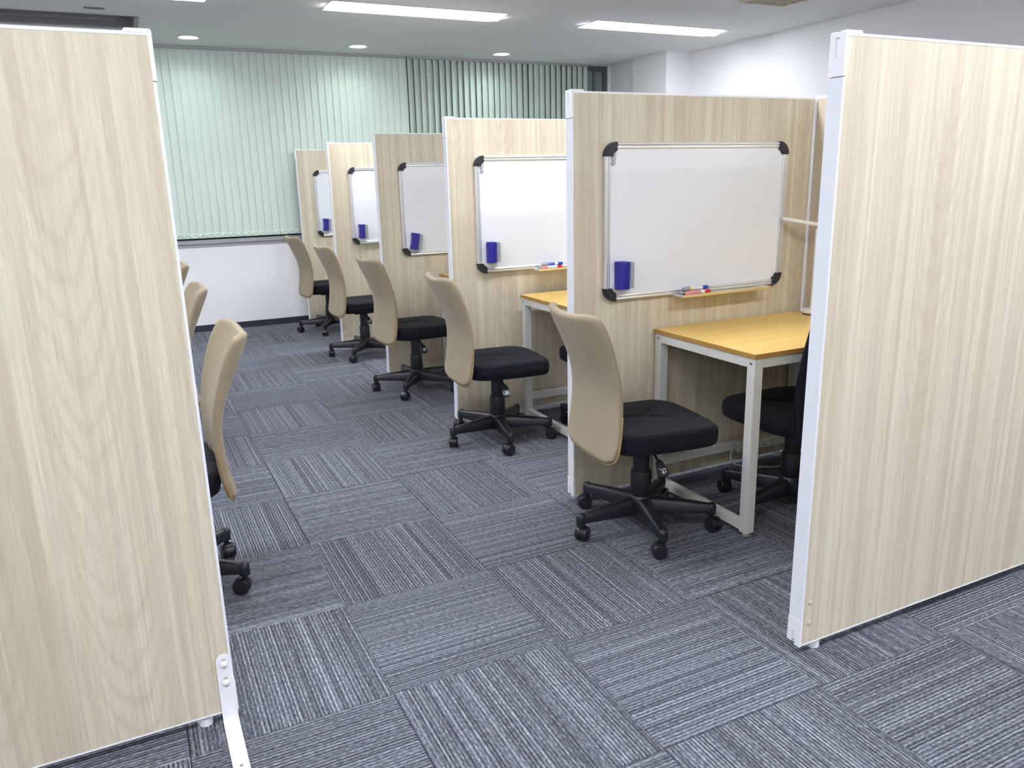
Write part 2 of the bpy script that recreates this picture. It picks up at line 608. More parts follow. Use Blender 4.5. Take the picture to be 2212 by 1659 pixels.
# recessed dark hatch in the ceiling
hx0, hx1, hy0, hy1 = HATCH
r = empty('ceiling_hatch', (hx1, hy0, H))
tag(r, 'long dark grey recessed hatch in the ceiling behind the foreground panel', 'hatch')
bm = boxes((hx0 - hx1, 0, hy1 - hy0 - .01, hy1 - hy0, 0, .17), (-.01, 0, 0, hy1 - hy0, 0, .17),
           (hx0 - hx1, 0, 0, .01, 0, .17), (hx0 - hx1, 0, 0, hy1 - hy0, .17, .18), (hx0 - hx1, hx0 - hx1 + .01, 0, hy1 - hy0, 0, .17))
new_obj('casing', bm, M['hatch2'], r)
new_obj('inner_rail', boxes((hx0 - hx1 + .02, -.11, .12, .135, .028, .16)), M['hatch'], r)
new_obj('cover_plate', bevel(boxes((hx0 - hx1 + .02, -.115, .19, .20, .0, .14)), .002), M['hatch2'], r)
new_obj('latch', bevel(boxes((-.20, -.135, .180, .19, .03, .042)), .002), M['hatch'], r)
q = .018
new_obj('frame', boxes((hx0 - hx1 - q, q, -q, 0, -.004, 0), (hx0 - hx1 - q, q, hy1 - hy0, hy1 - hy0 + q, -.004, 0), (0, q, 0, hy1 - hy0, -.004, 0)), M['hatch2'], r)
o = new_obj('ceiling_slot_plate', bbox(-.062, .062, -.03, .03, -.004, 0, .001), M['slot'])
o.location = (-.935, 4.50, H)
tag(o, 'small grey slot plate on the ceiling before the dark hatch', 'ceiling plate')
r = empty('ceiling_vent', (3.27, 2.63, H))
tag(r, 'cream ceiling vent cut by the top picture edge', 'vent')
bm = boxes((-.205, .205, .18, .205, -.02, 0), (-.205, .205, -.205, -.18, -.02, 0), (-.205, -.18, -.18, .18, -.02, 0), (.18, .205, -.18, .18, -.02, 0))
new_obj('frame', bm, M['vent'], r)
for k in range(6):
    o = new_obj('slat', boxes((-.18, .18, -.004, .004, -.016, 0)), M['vent'], r)
    o.location = (0, -.15 + k * .06, 0)

# ------------------------------------------------------------------ vertical blinds
def slat_obj(parent, w, h):
    bm = bmesh.new()
    n = 6
    pts = []
    for k in range(n + 1):
        u = -1 + 2 * k / n
        pts.append((u * w / 2, .0016 * (1 - u * u)))
    vs0 = [bm.verts.new((x, y, 0)) for x, y in pts]
    vs1 = [bm.verts.new((x, y, h)) for x, y in pts]
    for k in range(n):
        bm.faces.new((vs0[k], vs0[k + 1], vs1[k + 1], vs1[k]))
    o = new_obj('slat', bm, M['blind'], parent)
    mod(o, 'SOLIDIFY', thickness=.001, offset=0)
    bm = bmesh.new()
    box(bm, -w / 2 + .002, w / 2 - .002, -.0015, .0065, .001, .042)
    bevel(bm, .001, 1)
    new_obj('bottom_weight', bm, M['pocket'], o)
    return o
BZ0, BZ1, BY, SW, SP = .852, H - .022, 5.893, .080, .0655
def make_blind(name, label, xa, count, angle, jit):
    r = empty(name, (xa, BY, BZ0))
    tag(r, label, 'blind', 'green vertical blinds')
    s0 = None
    for k in range(count):
        if s0 is None:
            o = s0 = slat_obj(r, SW, BZ1 - BZ0)
        else:
            o = copy_tree(s0, r)
        o.location = (k * SP, random.uniform(-.001, .001), 0)
        a = angle + random.uniform(-jit, jit)
        o.rotation_euler = (0, 0, math.radians(a))
    w = (count - 1) * SP
    new_obj('head_rail', bevel(boxes((-.035, w + .035, -.022, .022, BZ1 - BZ0, BZ1 - BZ0 + .022)), .002), M['sill'], r)
    bm = bmesh.new()
    for k in range(count - 1):
        pts = []
        for q in range(7):
            u = q / 6
            pts.append((k * SP + u * SP, -.011, .036 - .026 * (1 - (2 * u - 1) ** 2)))
        tube(bm, pts, .0016, 5)
    new_obj('bead_chain', bm, M['chain'], r)
    return r
make_blind('vertical_blind', 'closed pale green vertical blind reaching down to the grey sill', -1.683, 52, 6.5, .5)
make_blind('vertical_blind', 'pale green vertical blind with turned slats showing dark gaps', 1.735, 31, 25, 5)

# ------------------------------------------------------------------ partition panels
PT = .042
def flipx(bm):
    for v in bm.verts:
        v.co.x = -v.co.x
    bmesh.ops.reverse_faces(bm, faces=bm.faces[:])
    return bm

def make_panel(label, loc, W, rz=0.0, flip=False, bolts=True, group='oak booth partitions', far_foot=True):
    r = empty('partition_panel', loc, rz)
    tag(r, label, 'partition', group)
    F = flipx if flip else (lambda b: b)
    e = .005
    def put(name, bm, mat, smooth=False):
        return new_obj(name, F(bm), mat, r, smooth)
    put('board', boxes((e, W - e, 0, PT, .033, 1.6)), M['wood'])
    put('end_post', boxes((-.001, e, -.0012, PT + .0012, .108, 1.512)), M['post'])
    put('end_post', boxes((W - e, W, -.0012, PT + .0012, .030, 1.603)), M['post'])
    put('top_trim', boxes((e, W - e, -.0008, PT + .0008, 1.6, 1.6065)), M['capw'])
    put('bottom_trim', boxes((e, W - e, -.0008, PT + .0008, .029, .033)), M['capw'])
    a, b = PT * .40, PT * .66
    cap = boxes((-.003, e, -.0016, a, 1.514, 1.609), (-.003, e, b, PT + .0016, 1.514, 1.609),
                (-.003, e, a, b, 1.514, 1.556), (-.003, e, a, b, 1.5985, 1.609), (.001, e, a, b, 1.556, 1.5985))
    prism(cap, [(e, 1.605), (.052, 1.605), (.046, 1.6125), (-.0005, 1.6125), (-.003, 1.609), (e, 1.6075)], -.0016, a * 1.02, 'Y')
    prism(cap, [(e, 1.605), (.052, 1.605), (.046, 1.6115), (-.0005, 1.6115), (-.003, 1.609), (e, 1.6075)], b, PT + .0016, 'Y')
    box(cap, e, .05, a, b, 1.605, 1.6105)
    put('top_cap', cap, M['capw'])
    cap = boxes((-.003, e, -.0016, a, .028, .1065), (-.003, e, b, PT + .0016, .034, .1065),
                (-.003, e, a, b, .068, .1065), (.002, e, a, b, .040, .068))
    put('bottom_cap', cap, M['capw'])
    if bolts:
        for z in (.094, .157):
            bm = bmesh.new()
            lathe(bm, [(.0062, 0), (.0062, -.002), (.0045, -.0038), (.001, -.0042)], 16, (.029, 0, z), 'Y')
            bmesh.ops.recalc_face_normals(bm, faces=bm.faces[:])
            put('screw_cap', bm, M['bolt'])
    for fx_ in ((.075, W - .075) if far_foot else (.075,)):
        bm = bmesh.new()
        n = 28
        A, B = [], []
        for k in range(n):
            rad = .0158 if k % 2 else .0172
            c, s = math.cos(2 * PI * k / n), math.sin(2 * PI * k / n)
            A.append(bm.verts.new((fx_ + rad * c, PT / 2 + rad * s, 0)))
            B.append(bm.verts.new((fx_ + rad * c, PT / 2 + rad * s, .021)))
        for k in range(n):
            bm.faces.new((A[k], A[(k + 1) % n], B[(k + 1) % n], B[k]))
        bm.faces.new(list(reversed(A)))
        bm.faces.new(B)
        tube(bm, [(fx_, PT / 2, .02), (fx_, PT / 2, .034)], .006, 8)
        put('levelling_foot', bm, M['capw'])
    return r

PX = .552
PY = [-.377, .845, 2.087, 3.315, 4.562, 5.788]
plabels = ['oak partition panel without a whiteboard, standing at the picture edge opposite the bracketed panel',
           'oak partition carrying the nearest, largest-looking whiteboard',
           'oak partition carrying the second whiteboard counted from the camera',
           'oak partition carrying the third whiteboard counted from the camera',
           'oak partition carrying the fourth whiteboard counted from the camera',
           'farthest oak partition, standing against the green blinds']
panels = [make_panel(plabels[k], (PX, PY[k], 0), 1.205) for k in range(6)]
spine = make_panel('narrow sliver of oak partition closing the nearest booth beside its desk lamp', (1.764, .845, 0), 1.18, -PI / 2, bolts=False)
lp = make_panel('big foreground oak partition with a white steel floor bracket at its edge', (-.878, .09, 0), 1.205, 0, True, bolts=False)

# steel floor bracket of the foreground partition (its own things: bracket and bolts)
br = empty('floor_bracket', (-.896, .09, 0))
tag(br, 'white steel strip bracket bolted to the foreground partition', 'bracket')
bm = bmesh.new()
hw, th = .0185, .004
pts = []
for k in range(13):
    a = PI * k / 12
    pts.append((hw * math.cos(a), .174 + hw * math.sin(a)))
outline = pts + [(-hw, .012), (hw, .012)]
A = [bm.verts.new((x, -.002 - th, z)) for x, z in outline]
B = [bm.verts.new((x, -.002, z)) for x, z in outline]
bm.faces.new(list(reversed(A)))
bm.faces.new(B)
for k in range(len(outline)):
    if k != len(outline) - 2:
        bm.faces.new((A[k], A[(k + 1) % len(A)], B[(k + 1) % len(A)], B[k]))
prof = [(-.002, .012), (-.006, .012), (-.009, .0065), (-.016, .0045), (-.42, .0035), (-.42, .0), (-.012, .0), (-.005, .003)]
prism(bm, prof, -hw, hw, 'X')
bmesh.ops.recalc_face_normals(bm, faces=bm.faces[:])
new_obj('strip', bm, M['bracket'], br)
for z in (.168, .117):
    bm = bmesh.new()
    sl = [(.005 * math.cos(PI * k / 6), z + .008 + .005 * math.sin(PI * k / 6)) for k in range(7)] + \
         [(-.005 * math.cos(PI * k / 6), z - .010 - .005 * math.sin(PI * k / 6)) for k in range(7)]
    prism(bm, sl, -.0066, -.0061, 'Y')
    o = new_obj('slot', bm, M['bolt'], br)
    bm = bmesh.new()
    lathe(bm, [(.0088, -.006), (.0088, -.0085), (.006, -.0115), (.001, -.0125)], 18, (0, 0, z - .002), 'Y')
    bmesh.ops.recalc_face_normals(bm, faces=bm.faces[:])
    new_obj('bolt_head', bm, M['capw'], br, True, .8)
bm = bmesh.new()
lathe(bm, [(.004, .003), (.004, .0048), (.001, .005)], 12, (.0, -.182, 0))
new_obj('floor_screw', bm, M['screw'], br)

# ------------------------------------------------------------------ whiteboards
WBW, WBH = .915, .60
def make_whiteboard():
    r = empty('whiteboard')
    fwid, cs = .026, .050
    new_obj('writing_surface', boxes((.02, WBW - .02, -.012, -.001, .02, WBH - .02)), M['board'], r)
    # rail profile: (depth, across) with a double ridge
    prof = [(0, 0), (-.012, 0), (-.019, .003), (-.0205, .007), (-.019, .0115), (-.0155, .0125), (-.0155, .014),
            (-.019, .0155), (-.0195, .019), (-.017, .0235), (-.012, .026), (0, .026)]
    def rail(length, name):
        bm = bmesh.new()
        prism(bm, [(d, a) for d, a in prof], 0, length, 'X')
        return new_obj(name, bm, M['alu'], r)
    o = rail(WBW - 2 * cs, 'frame_rail'); o.location = (cs, 0, 0)
    o = rail(WBW - 2 * cs, 'frame_rail'); o.location = (cs, 0, WBH); o.scale = (1, 1, -1)
    o = rail(WBH - 2 * cs, 'frame_rail'); o.rotation_euler = (0, -PI / 2, 0); o.location = (0, 0, cs); o.scale = (1, 1, -1)
    o = rail(WBH - 2 * cs, 'frame_rail'); o.rotation_euler = (0, -PI / 2, 0); o.location = (WBW, 0, cs)
    for sx in (0, 1):
        for sz in (0, 1):
            bm = bmesh.new()
            def ring(ro, ri, y0, y1):
                c0 = cs + .001
                outer = [(c0 - ro * math.cos(PI / 2 * k / 8), c0 - ro * math.sin(PI / 2 * k / 8)) for k in range(9)]
                inner = [(c0, c0 - ri), (c0 - ri, c0)]
                inner = [(c0, c0 - ri), (c0 - ri * .62, c0 - ri * .62), (c0 - ri, c0)]
                prism(bm, outer + inner, y0, y1, 'Y')
            ring(.053, .020, -.0215, 0)
            ring(.049, .038, -.0245, -.0215)
            ring(.033, .024, -.0235, -.0215)
            for v in bm.verts:
                if sx:
                    v.co.x = WBW - v.co.x
                if sz:
                    v.co.z = WBH - v.co.z
            bmesh.ops.recalc_face_normals(bm, faces=bm.faces[:])
            new_obj('corner_cap', bm, M['corner'], r)
    bm = bmesh.new()
    tp = [(-.019, .001), (-.074, .001), (-.080, .006), (-.0825, .005), (-.079, -.006), (-.072, -.0025), (-.019, -.0025)]
    prism(bm, tp, .335, .795, 'X')
    o = new_obj('pen_tray', bm, M['tray'], r)
    new_obj('tray_end', boxes((.333, .335, -.081, -.019, -.0025, .005)), M['lampw'], o)
    new_obj('tray_end', boxes((.795, .797, -.081, -.019, -.0025, .005)), M['lampw'], o)
    return r
wb0 = make_whiteboard()
def make_eraser():
    r = empty('board_eraser')
    bm = bmesh.new()
    prism(bm, [(0, 0), (0, -.030), (.012, -.046), (.038, -.050), (.043, -.044), (.043, 0)], 0, .108, 'Z')
    bevel(bm, .0025, 2)
    o = new_obj('shell', bm, M['blue'], r)
    for z in (.0, .086):
        new_obj('side_clip', bevel(boxes((-.006, .004, -.030, -.012, z, z + .020)), .0015, 1), M['blue'], r)
    # curved relief panel on the front of the shell
    bm = bmesh.new()
    prism(bm, [(.016, .012), (.038, .03), (.040, .100), (.026, .082)], -.0508, -.0470, 'Y')
    for v in bm.verts:
        v.co.y += (.040 - v.co.x) * .12
    new_obj('relief', bm, M['blue'], r)
    new_obj('felt_pad', bevel(boxes((.0425, .050, -.040, -.006, .003, .105), (.050, .058, -.041, -.005, .003, .105), (.058, .067, -.040, -.006, .004, .104)), .001, 1), M['felt'], r)
    return r
er0 = make_eraser()
mg0 = None
wb_lab = ['nearest whiteboard with aluminium frame and black corners, shown whole', 'whiteboard on the second partition, with two pens on its tray',
          'dimmer whiteboard on the third partition with a tilted eraser', 'bright narrow-looking whiteboard on the fourth partition', 'farthest whiteboard, a pale blue sliver near the blinds']
er_lab = ['blue felt eraser stuck on the nearest whiteboard', 'blue felt eraser on the whiteboard of the second partition', 'tilted blue felt eraser on the third partition\'s whiteboard',
          'blue felt eraser on the fourth partition\'s whiteboard', 'smallest-looking blue felt eraser, on the farthest whiteboard']
ex = [(.048, .047, 0), (.052, .055, 0), (.050, .045, 9), (.052, .05, 0), (.052, .055, 3)]
for k in range(5):
    y = PY[k + 1]
    bx, bz = (.685, .827) if k == 0 else (.695, .821)
    o = wb0 if k == 0 else copy_tree(wb0)
    o.location = (bx, y - .0012, bz)
    tag(o, wb_lab[k], 'whiteboard', 'booth whiteboards')
    e_ = er0 if k == 0 else copy_tree(er0)
    e_.location = (bx + ex[k][0], y - .0132, bz + ex[k][1])
    e_.rotation_euler = (0, math.radians(ex[k][2]), 0)
    tag(e_, er_lab[k], 'eraser', 'blue whiteboard erasers')
    if k < 2:
        for q, dz in enumerate((.556, .540, .524)):
            bm = bmesh.new()
            lathe(bm, [(.0085, 0), (.0085, -.006), (.0075, -.0075), (.001, -.0078)], 20, (0, 0, 0), 'Y')
            bmesh.ops.recalc_face_normals(bm, faces=bm.faces[:])
            m_ = new_obj('round_magnet', bm, M['magnet'], None, True, .7)
            m_.location = (bx + .0405 - q * .001 * (1 - k) * 1.5, y - .0132, bz + dz)
            tag(m_, '%s small grey magnet of three on %s whiteboard' % (('topmost', 'middle', 'lowest')[q], ('the nearest', 'the second')[k]), 'magnet', 'grey magnets on whiteboards')

def make_pen(cap, lab, win, loc, label, L=.128, mark=None, rz=0):
    r = empty('marker_pen', loc, rz)
    tag(r, label, 'marker pen', 'marker pens on the trays')
    R = .0088
    def seg(name, a, b, rr, mat, round0=False, par=None):
        bm = bmesh.new()
        prof = ([(.002, a), (rr * .72, a + .002), (rr * .95, a + .009), (rr, a + .016)] if round0 else [(rr, a)]) + [(rr, b - .001), (rr * .93, b)]
        lathe(bm, prof, 18, (0, 0, 0), 'X')
        bmesh.ops.recalc_face_normals(bm, faces=bm.faces[:])
        return new_obj(name, bm, mat, par or r, True, .6)
    seg('ink_window', 0, .040, R, M[win], True)
    b = seg('barrel_label', .040, .078, R + .0002, M[lab])
    if mark:
        seg('printed_mark', .034, .041, R + .0004, M[mark], False, b)
    seg('collar', .078, .098, R + .0003, M['penwhite'])
    seg('cap', .098, L, R - .0006, M[cap])
    return r
tx, ty, tz = .685, .845 - .0012, .827
make_pen('penred', 'penpink', 'penpink', (tx + .352, ty - .066, tz + .010), 'red-capped marker lying at the front of the nearest tray')
make_pen('penblack', 'penwhite', 'pengrey', (tx + .341, ty - .046, tz + .010), 'marker with a grey ink window behind the red one, nearest tray')
make_pen('penblue', 'penwhite', 'pengrey', (tx + .350, ty - .054, tz + .0255), 'blue-capped marker with yellow mark lying on top, nearest tray', mark='penyellow')
tx, ty, tz = .695, PY[2] - .0012, .821
make_pen('penred', 'penwhite', 'penpink', (tx + .352, ty - .066, tz + .010), 'red-capped marker on the second whiteboard\'s tray')
make_pen('penblue', 'penbluelab', 'pengrey', (tx + .362, ty - .055, tz + .0255), 'blue-capped marker on the second whiteboard\'s tray')
make_pen('penblack', 'penwhite', 'pengrey', (tx + .345, ty - .045, tz + .010), 'marker hidden behind the red one on the second whiteboard\'s tray')
tx, ty, tz = .695, PY[3] - .0012, .821
make_pen('penblue', 'penwhite', 'pengrey', (tx + .338, ty - .062, tz + .010), 'grey-ended marker on the third whiteboard\'s tray')
make_pen('penblack', 'penwhite', 'pengrey', (tx + .345, ty - .044, tz + .010), 'rear marker on the third whiteboard\'s tray')

# ------------------------------------------------------------------ desks
DT = .694
def make_desk():
    r = empty('desk')
    W, D, L = .80, .585, .038
    new_obj('tabletop', bevel(boxes((0, W, 0, D, DT - .018, DT)), .0012, 1), [M['desk']], r)
    e = .0004
    t_ = r.children[0]
    new_obj('edge_band', boxes((-e, 0, -e, D + e, DT - .0172, DT - .001), (W, W + e, -e, D + e, DT - .0172, DT - .001),
                               (0, W, -e, 0, DT - .0172, DT - .001), (0, W, D, D + e, DT - .0172, DT - .001)), M['desk_edge'], t_)
    z1 = DT - .018
    i = .004
    for x in (i, W - L - i):
        for y in (i, D - L - i):
            o = new_obj('leg', bevel(boxes((x, x + L, y, y + L, .014, z1)), .0018, 2), M['steel'], r)
            bm = bmesh.new()
            lathe(bm, [(.015, 0), (.015, .008), (.011, .014)], 16, (x + L / 2, y + L / 2, 0))
            new_obj('foot_pad', bm, M['rubber'], o)
    def bar(name, *b):
        return new_obj(name, bevel(boxes(b), .0015, 1), M['steel'], r)
    for x in (i, W - L - i):
        bar('side_rail', x + .001, x + L - .001, i + L, D - L - i, z1 - .036, z1 - .0005)
        bar('lower_stretcher', x + .003, x + L - .003, i + L, D - L - i, .018, .053)
    bar('front_rail', i + L, W - L - i, i + .001, i + L - .001, z1 - .036, z1 - .0005)
    bar('rear_rail', i + L, W - L - i, D - L - i + .001, D - i - .001, z1 - .036, z1 - .0005)
    bar('rear_stretcher', i + L, W - L - i, D - L - i + .004, D - i - .004, .103, .141)
    for y in (i + L / 2, D - i - L / 2):
        bm = bmesh.new()
        lathe(bm, [(.0055, 0), (.0055, -.0015), (.004, -.0028), (.0018, -.0028), (.0016, -.0012)], 14, (i, y, z1 - .018), 'X')
        bmesh.ops.recalc_face_normals(bm, faces=bm.faces[:])
        new_obj('screw', bm, M['screw'], r, True, .5)
    return r
dk0 = make_desk()
for k, (p, l) in enumerate((((.933, .252, 0), 'yellow-topped white-legged desk in the nearest booth, shown almost whole'),
                            ((.926, 1.452, 0), 'yellow-topped desk under the second whiteboard, half hidden by a partition'),
                            ((.926, 2.672, 0), 'small corner of a yellow desk under the third whiteboard'))):
    o = dk0 if k == 0 else copy_tree(dk0)
    o.location = p
    tag(o, l, 'desk', 'booth desks')

# desk lamp
lm = empty('desk_lamp', (1.709, .738, DT))
tag(lm, 'slim white desk lamp with a bar head in the nearest booth', 'desk lamp')
bm = bmesh.new()
lathe(bm, [(.041, .007), (.042, .010), (.042, .020), (.039, .024), (.001, .025)], 32)
new_obj('base', bm, M['lampw'], lm, True, .6)
bm = bmesh.new()
lathe(bm, [(.038, 0), (.040, .007)], 32)
new_obj('base_pad', bm, M['lampdark'], lm)
bm = bmesh.new()
tube(bm, [(.0, 0, .02), (0, 0, .37)], .009, 14)
new_obj('pole', bm, M['lampw'], lm, True, .8)
hd = new_obj('lamp_head', bbox(-.158, .02, -.015, .015, -.007, .007, .004, 2), M['lampw'], lm)
hd.location = (0, 0, .388)
hd.rotation_euler = (0, math.radians(11), math.radians(-29))
o = new_obj('light_strip', boxes((-.15, .0, -.009, .009, -.0078, -.0069)), M['trough'], hd)

# power strip and its cable on the rear stretcher
ps = empty('power_strip', (1.36, .767, .094))
tag(ps, 'ivory multi-outlet power strip behind the leg of the nearest desk', 'power strip')
new_obj('housing', bevel(boxes((0, .27, .0, .030, .004, .054)), .004, 2), M['strip'], ps)
for k in range(5):
    o = new_obj('outlet', bevel(boxes((.03 + k * .048, .066 + k * .048, -.002, .001, .012, .046)), .001, 1), M['lampw'], ps)
    for dx in (.010, .022):
        new_obj('socket_slot', boxes((.03 + k * .048 + dx, .0325 + k * .048 + dx, -.003, -.0015, .026, .038)), M['dark'], o)
    bm = bmesh.new()
    lathe(bm, [(.004, -.003), (.004, -.0015)], 10, (.048 + k * .048, 0, .019), 'Y')
    bmesh.ops.recalc_face_normals(bm, faces=bm.faces[:])
    new_obj('earth_hole', bm, M['dark'], o)
cu = bpy.data.curves.new('power_cable', 'CURVE')
cu.dimensions = '3D'
cu.bevel_depth = .0042
cu.bevel_resolution = 3
sp = cu.splines.new('NURBS')
cp = [(1.358, .780, .128), (1.340, .772, .132), (1.312, .766, .115), (1.302, .760, .085), (1.32, .752, .055), (1.37, .742, .04), (1.45, .73, .028),
      (1.54, .72, .012), (1.60, .735, .005), (1.68, .77, .005), (1.72, .80, .005)]
sp.points.add(len(cp) - 1)
for p, c in zip(sp.points, cp):
    p.co = (*c, 1)
sp.use_endpoint_u = True
sp.order_u = 4
tmp = bpy.data.objects.new('tmp', cu)
me = bpy.data.meshes.new_from_object(tmp)
bpy.data.objects.remove(tmp)
me.materials.append(M['cable'])
o = bpy.data.objects.new('power_cable', me)
COL.objects.link(o)
tag(o, 'pale cable looping from the power strip down to the carpet', 'cable')

# ------------------------------------------------------------------ task chairs
def interp(tab, z):
    if z <= tab[0][0]:
        return tab[0][1]
    for (a, b), (c, d) in zip(tab, tab[1:]):
        if z <= c:
            t = (z - a) / (c - a)
            return b + (d - b) * t
    return tab[-1][1]
BACK = [(.32, -.216), (.36, -.205), (.41, -.195), (.48, -.187), (.55, -.183), (.60, -.186), (.65, -.193), (.70, -.205), (.75, -.219), (.80, -.236), (.84, -.251), (.885, -.269)]
def smooth_back(z):
    return sum(interp(BACK, z + d) for d in (-.03, -.015, 0, .015, .03)) / 5
ZB, ZT, BW = .340, .880, .206
def lame(u, v, n):
    if abs(u) < 1e-9 and abs(v) < 1e-9:
        return 0.0, 0.0
    m = max(abs(u), abs(v))
    a, b = u / m, v / m
    k = 1.0 / (abs(a) ** n + abs(b) ** n) ** (1 / n)
    # only corners move: keep axis points
    return u * k, v * k
def back_point(u, v):
    u, v = lame(u, v, 9.0)
    z = (ZB + ZT) / 2 + (ZT - ZB) / 2 * v
    bwid = BW * (1 - .05 * max(0, 1 - ((z - .60) / .22) ** 2))
    if z < .42:
        z -= .006 * (1 - u * u) * (1 - max(0, (z - ZB)) / .09)
    if z > .78:
        z -= .024 * (1 - u * u) * (z - .78) / .10
    wq = max(0.0, min(1.0, (z - .52) / .33))
    wrap = .014 + .043 * wq * wq * (3 - 2 * wq)
    x = smooth_back(z) - wrap * (1 - abs(u) ** 3.4)
    return Vector((x, bwid * u, z))

def make_backrest(parent, fabric, pip):
    nu, nv = 18, 28
    bm = bmesh.new()
    g = [[bm.verts.new(back_point(-1 + 2 * i / nu, -1 + 2 * j / nv)) for i in range(nu + 1)] for j in range(nv + 1)]
    for j in range(nv):
        for i in range(nu):
            bm.faces.new((g[j][i], g[j][i + 1], g[j + 1][i + 1], g[j + 1][i]))
    bm.normal_update()
    o = new_obj('backrest', bm, fabric, parent, True)
    mod(o, 'SOLIDIFY', thickness=.027, offset=0)
    mod(o, 'SUBSURF', levels=1, render_levels=1)
    # binding along the lower rim
    path = []
    N = 60
    for k in range(N + 1):
        t = k / N
        # from one side at v=-.35 round the bottom to the other side
        if t < .25:
            u, v = -1, -.35 - .65 * t / .25
        elif t < .75:
            u, v = -1 + 2 * (t - .25) / .5, -1
        else:
            u, v = 1, -1 + .65 * (t - .75) / .25
        p = back_point(u * 1.018, v * 1.012)
        path.append(p + Vector((.001, 0, 0)))
    bm = bmesh.new()
    tube(bm, path, .0034, 8)
    new_obj('piping', bm, pip, o, True)
    return o

def make_seat(parent):
    NA, NR = 72, 22
    HX, HY, CX = .214, .212, .022
    segs = [((-.21, .035), (.02, .015)), ((.02, .015), (.10, -.055)), ((.02, .015), (.085, .085))]
    def crease(x, y):
        best = 9
        for (ax, ay), (bx, by) in segs:
            dx, dy = bx - ax, by - ay
            t = max(0, min(1, ((x - ax) * dx + (y - ay) * dy) / (dx * dx + dy * dy)))
            best = min(best, math.hypot(x - ax - t * dx, y - ay - t * dy))
        return .0065 * math.exp(-(best / .011) ** 2) + .005 * math.exp(-(math.hypot(x - .02, y - .015) / .05) ** 2)
    def pt(a, s, z):
        c, q = math.cos(a), math.sin(a)
        k = 1.0 / (abs(c) ** 5 + abs(q) ** 5) ** .2
        x, y = CX + HX * k * c * s, HY * k * q * s
        y *= 1 - .05 * max(0, (-(x - CX)) / HX)
        if x > .15:
            z -= (x - .15) * .10
        return x, y, z
    bm = bmesh.new()
    prof = [(.80, .360), (.93, .361), (.978, .370), (.997, .388), (1.0, .405), (.992, .420), (.97, .432), (.935, .438)]
    top = [(.935 * (1 - i / NR), .438 + .005 * (1 - (1 - i / NR) ** 2)) for i in range(1, NR)]
    rings = []
    for s, z in prof + top:
        ring = []
        for k in range(NA):
            x, y, zz = pt(2 * PI * k / NA, s, z)
            if z > .42:
                zz -= crease(x, y)
            ring.append(bm.verts.new((x, y, zz)))
        rings.append(ring)
    for a, b in zip(rings, rings[1:]):
        for k in range(NA):
            bm.faces.new((a[k], a[(k + 1) % NA], b[(k + 1) % NA], b[k]))
    bm.faces.new(list(reversed(rings[0])))
    bm.faces.new(rings[-1])
    s = new_obj('seat', bm, M['black_fab'], parent, True)
    # welt seam round the upper edge of the cushion
    bm = bmesh.new()
    path = [Vector(pt(2 * PI * k / 60, .987, .4255)) for k in range(61)]
    tube(bm, path, .0016, 6, False)
    new_obj('seam', bm, M['black_fab'], s, True)
    return s

def make_base(parent):
    bm = bmesh.new()
    for k in range(5):
        a = 2 * PI * k / 5
        d, n = Vector((math.cos(a), math.sin(a), 0)), Vector((-math.sin(a), math.cos(a), 0))
        rings = []
        for rr, w, zt, zb in ((.02, .050, .130, .066), (.06, .048, .128, .064), (.14, .042, .121, .068), (.22, .036, .112, .072), (.258, .034, .107, .074)):
            ring = []
            hw = w / 2
            for s, z in ((-hw, zb), (-hw * 1.02, zt - .012), (-hw * .62, zt - .002), (0, zt), (hw * .62, zt - .002), (hw * 1.02, zt - .012), (hw, zb)):
                ring.append(bm.verts.new(d * rr + n * s + Vector((0, 0, z))))
            rings.append(ring)
        for A, B in zip(rings, rings[1:]):
            for q in range(7):
                bm.faces.new((A[q], B[q], B[(q + 1) % 7], A[(q + 1) % 7]))
        bm.faces.new(rings[-1])
        bm.faces.new(list(reversed(rings[0])))
        lathe(bm, [(.0175, .066), (.0178, .092), (.0165, .103), (.011, .1085), (.002, .110)], 16, tuple(d * .264))
    lathe(bm, [(.044, .060), (.047, .090), (.046, .122), (.040, .136), (.034, .139)], 24)
    bmesh.ops.recalc_face_normals(bm, faces=bm.faces[:])
    b = new_obj('base', bm, M['black'], parent, True, .75)
    # one caster, copied four times
    bm = bmesh.new()
    tube(bm, [(0, 0, .045), (0, 0, .067)], [.009, .009], 10)
    for s in (-1, 1):
        y0, y1 = s * .0045, s * .0235
        lathe(bm, [(.0262, y0), (.0275, y0 + s * .004), (.0275, y1 - s * .006), (.0245, y1 - s * .0012), (.012, y1), (.0115, y1 - s * .0008), (.001, y1 - s * .0005)], 26, (-.013, 0, .0276), 'Y')
    hood = [(-.013 + .0292 * math.cos(math.radians(t)), .0276 + .0292 * math.sin(math.radians(t))) for t in range(-25, 171, 15)]
    hood += [(-.013 + .012 * math.cos(math.radians(t)), .0276 + .012 * math.sin(math.radians(t))) for t in range(170, -26, -28)]
    prism(bm, hood, -.0105, .0105, 'Y')
    bmesh.ops.recalc_face_normals(bm, faces=bm.faces[:])
    c0 = new_obj('caster', bm, M['wheel'], b, True, .6)
    cs = [c0]
    for k in range(1, 5):
        c = c0.copy()
        COL.objects.link(c)
        c.parent = b
        cs.append(c)
    for k, c in enumerate(cs):
        a = 2 * PI * k / 5
        c.location = (.264 * math.cos(a), .264 * math.sin(a), 0)
        c.rotation_euler = (0, 0, 1.3 + k * 2.1)
    return b

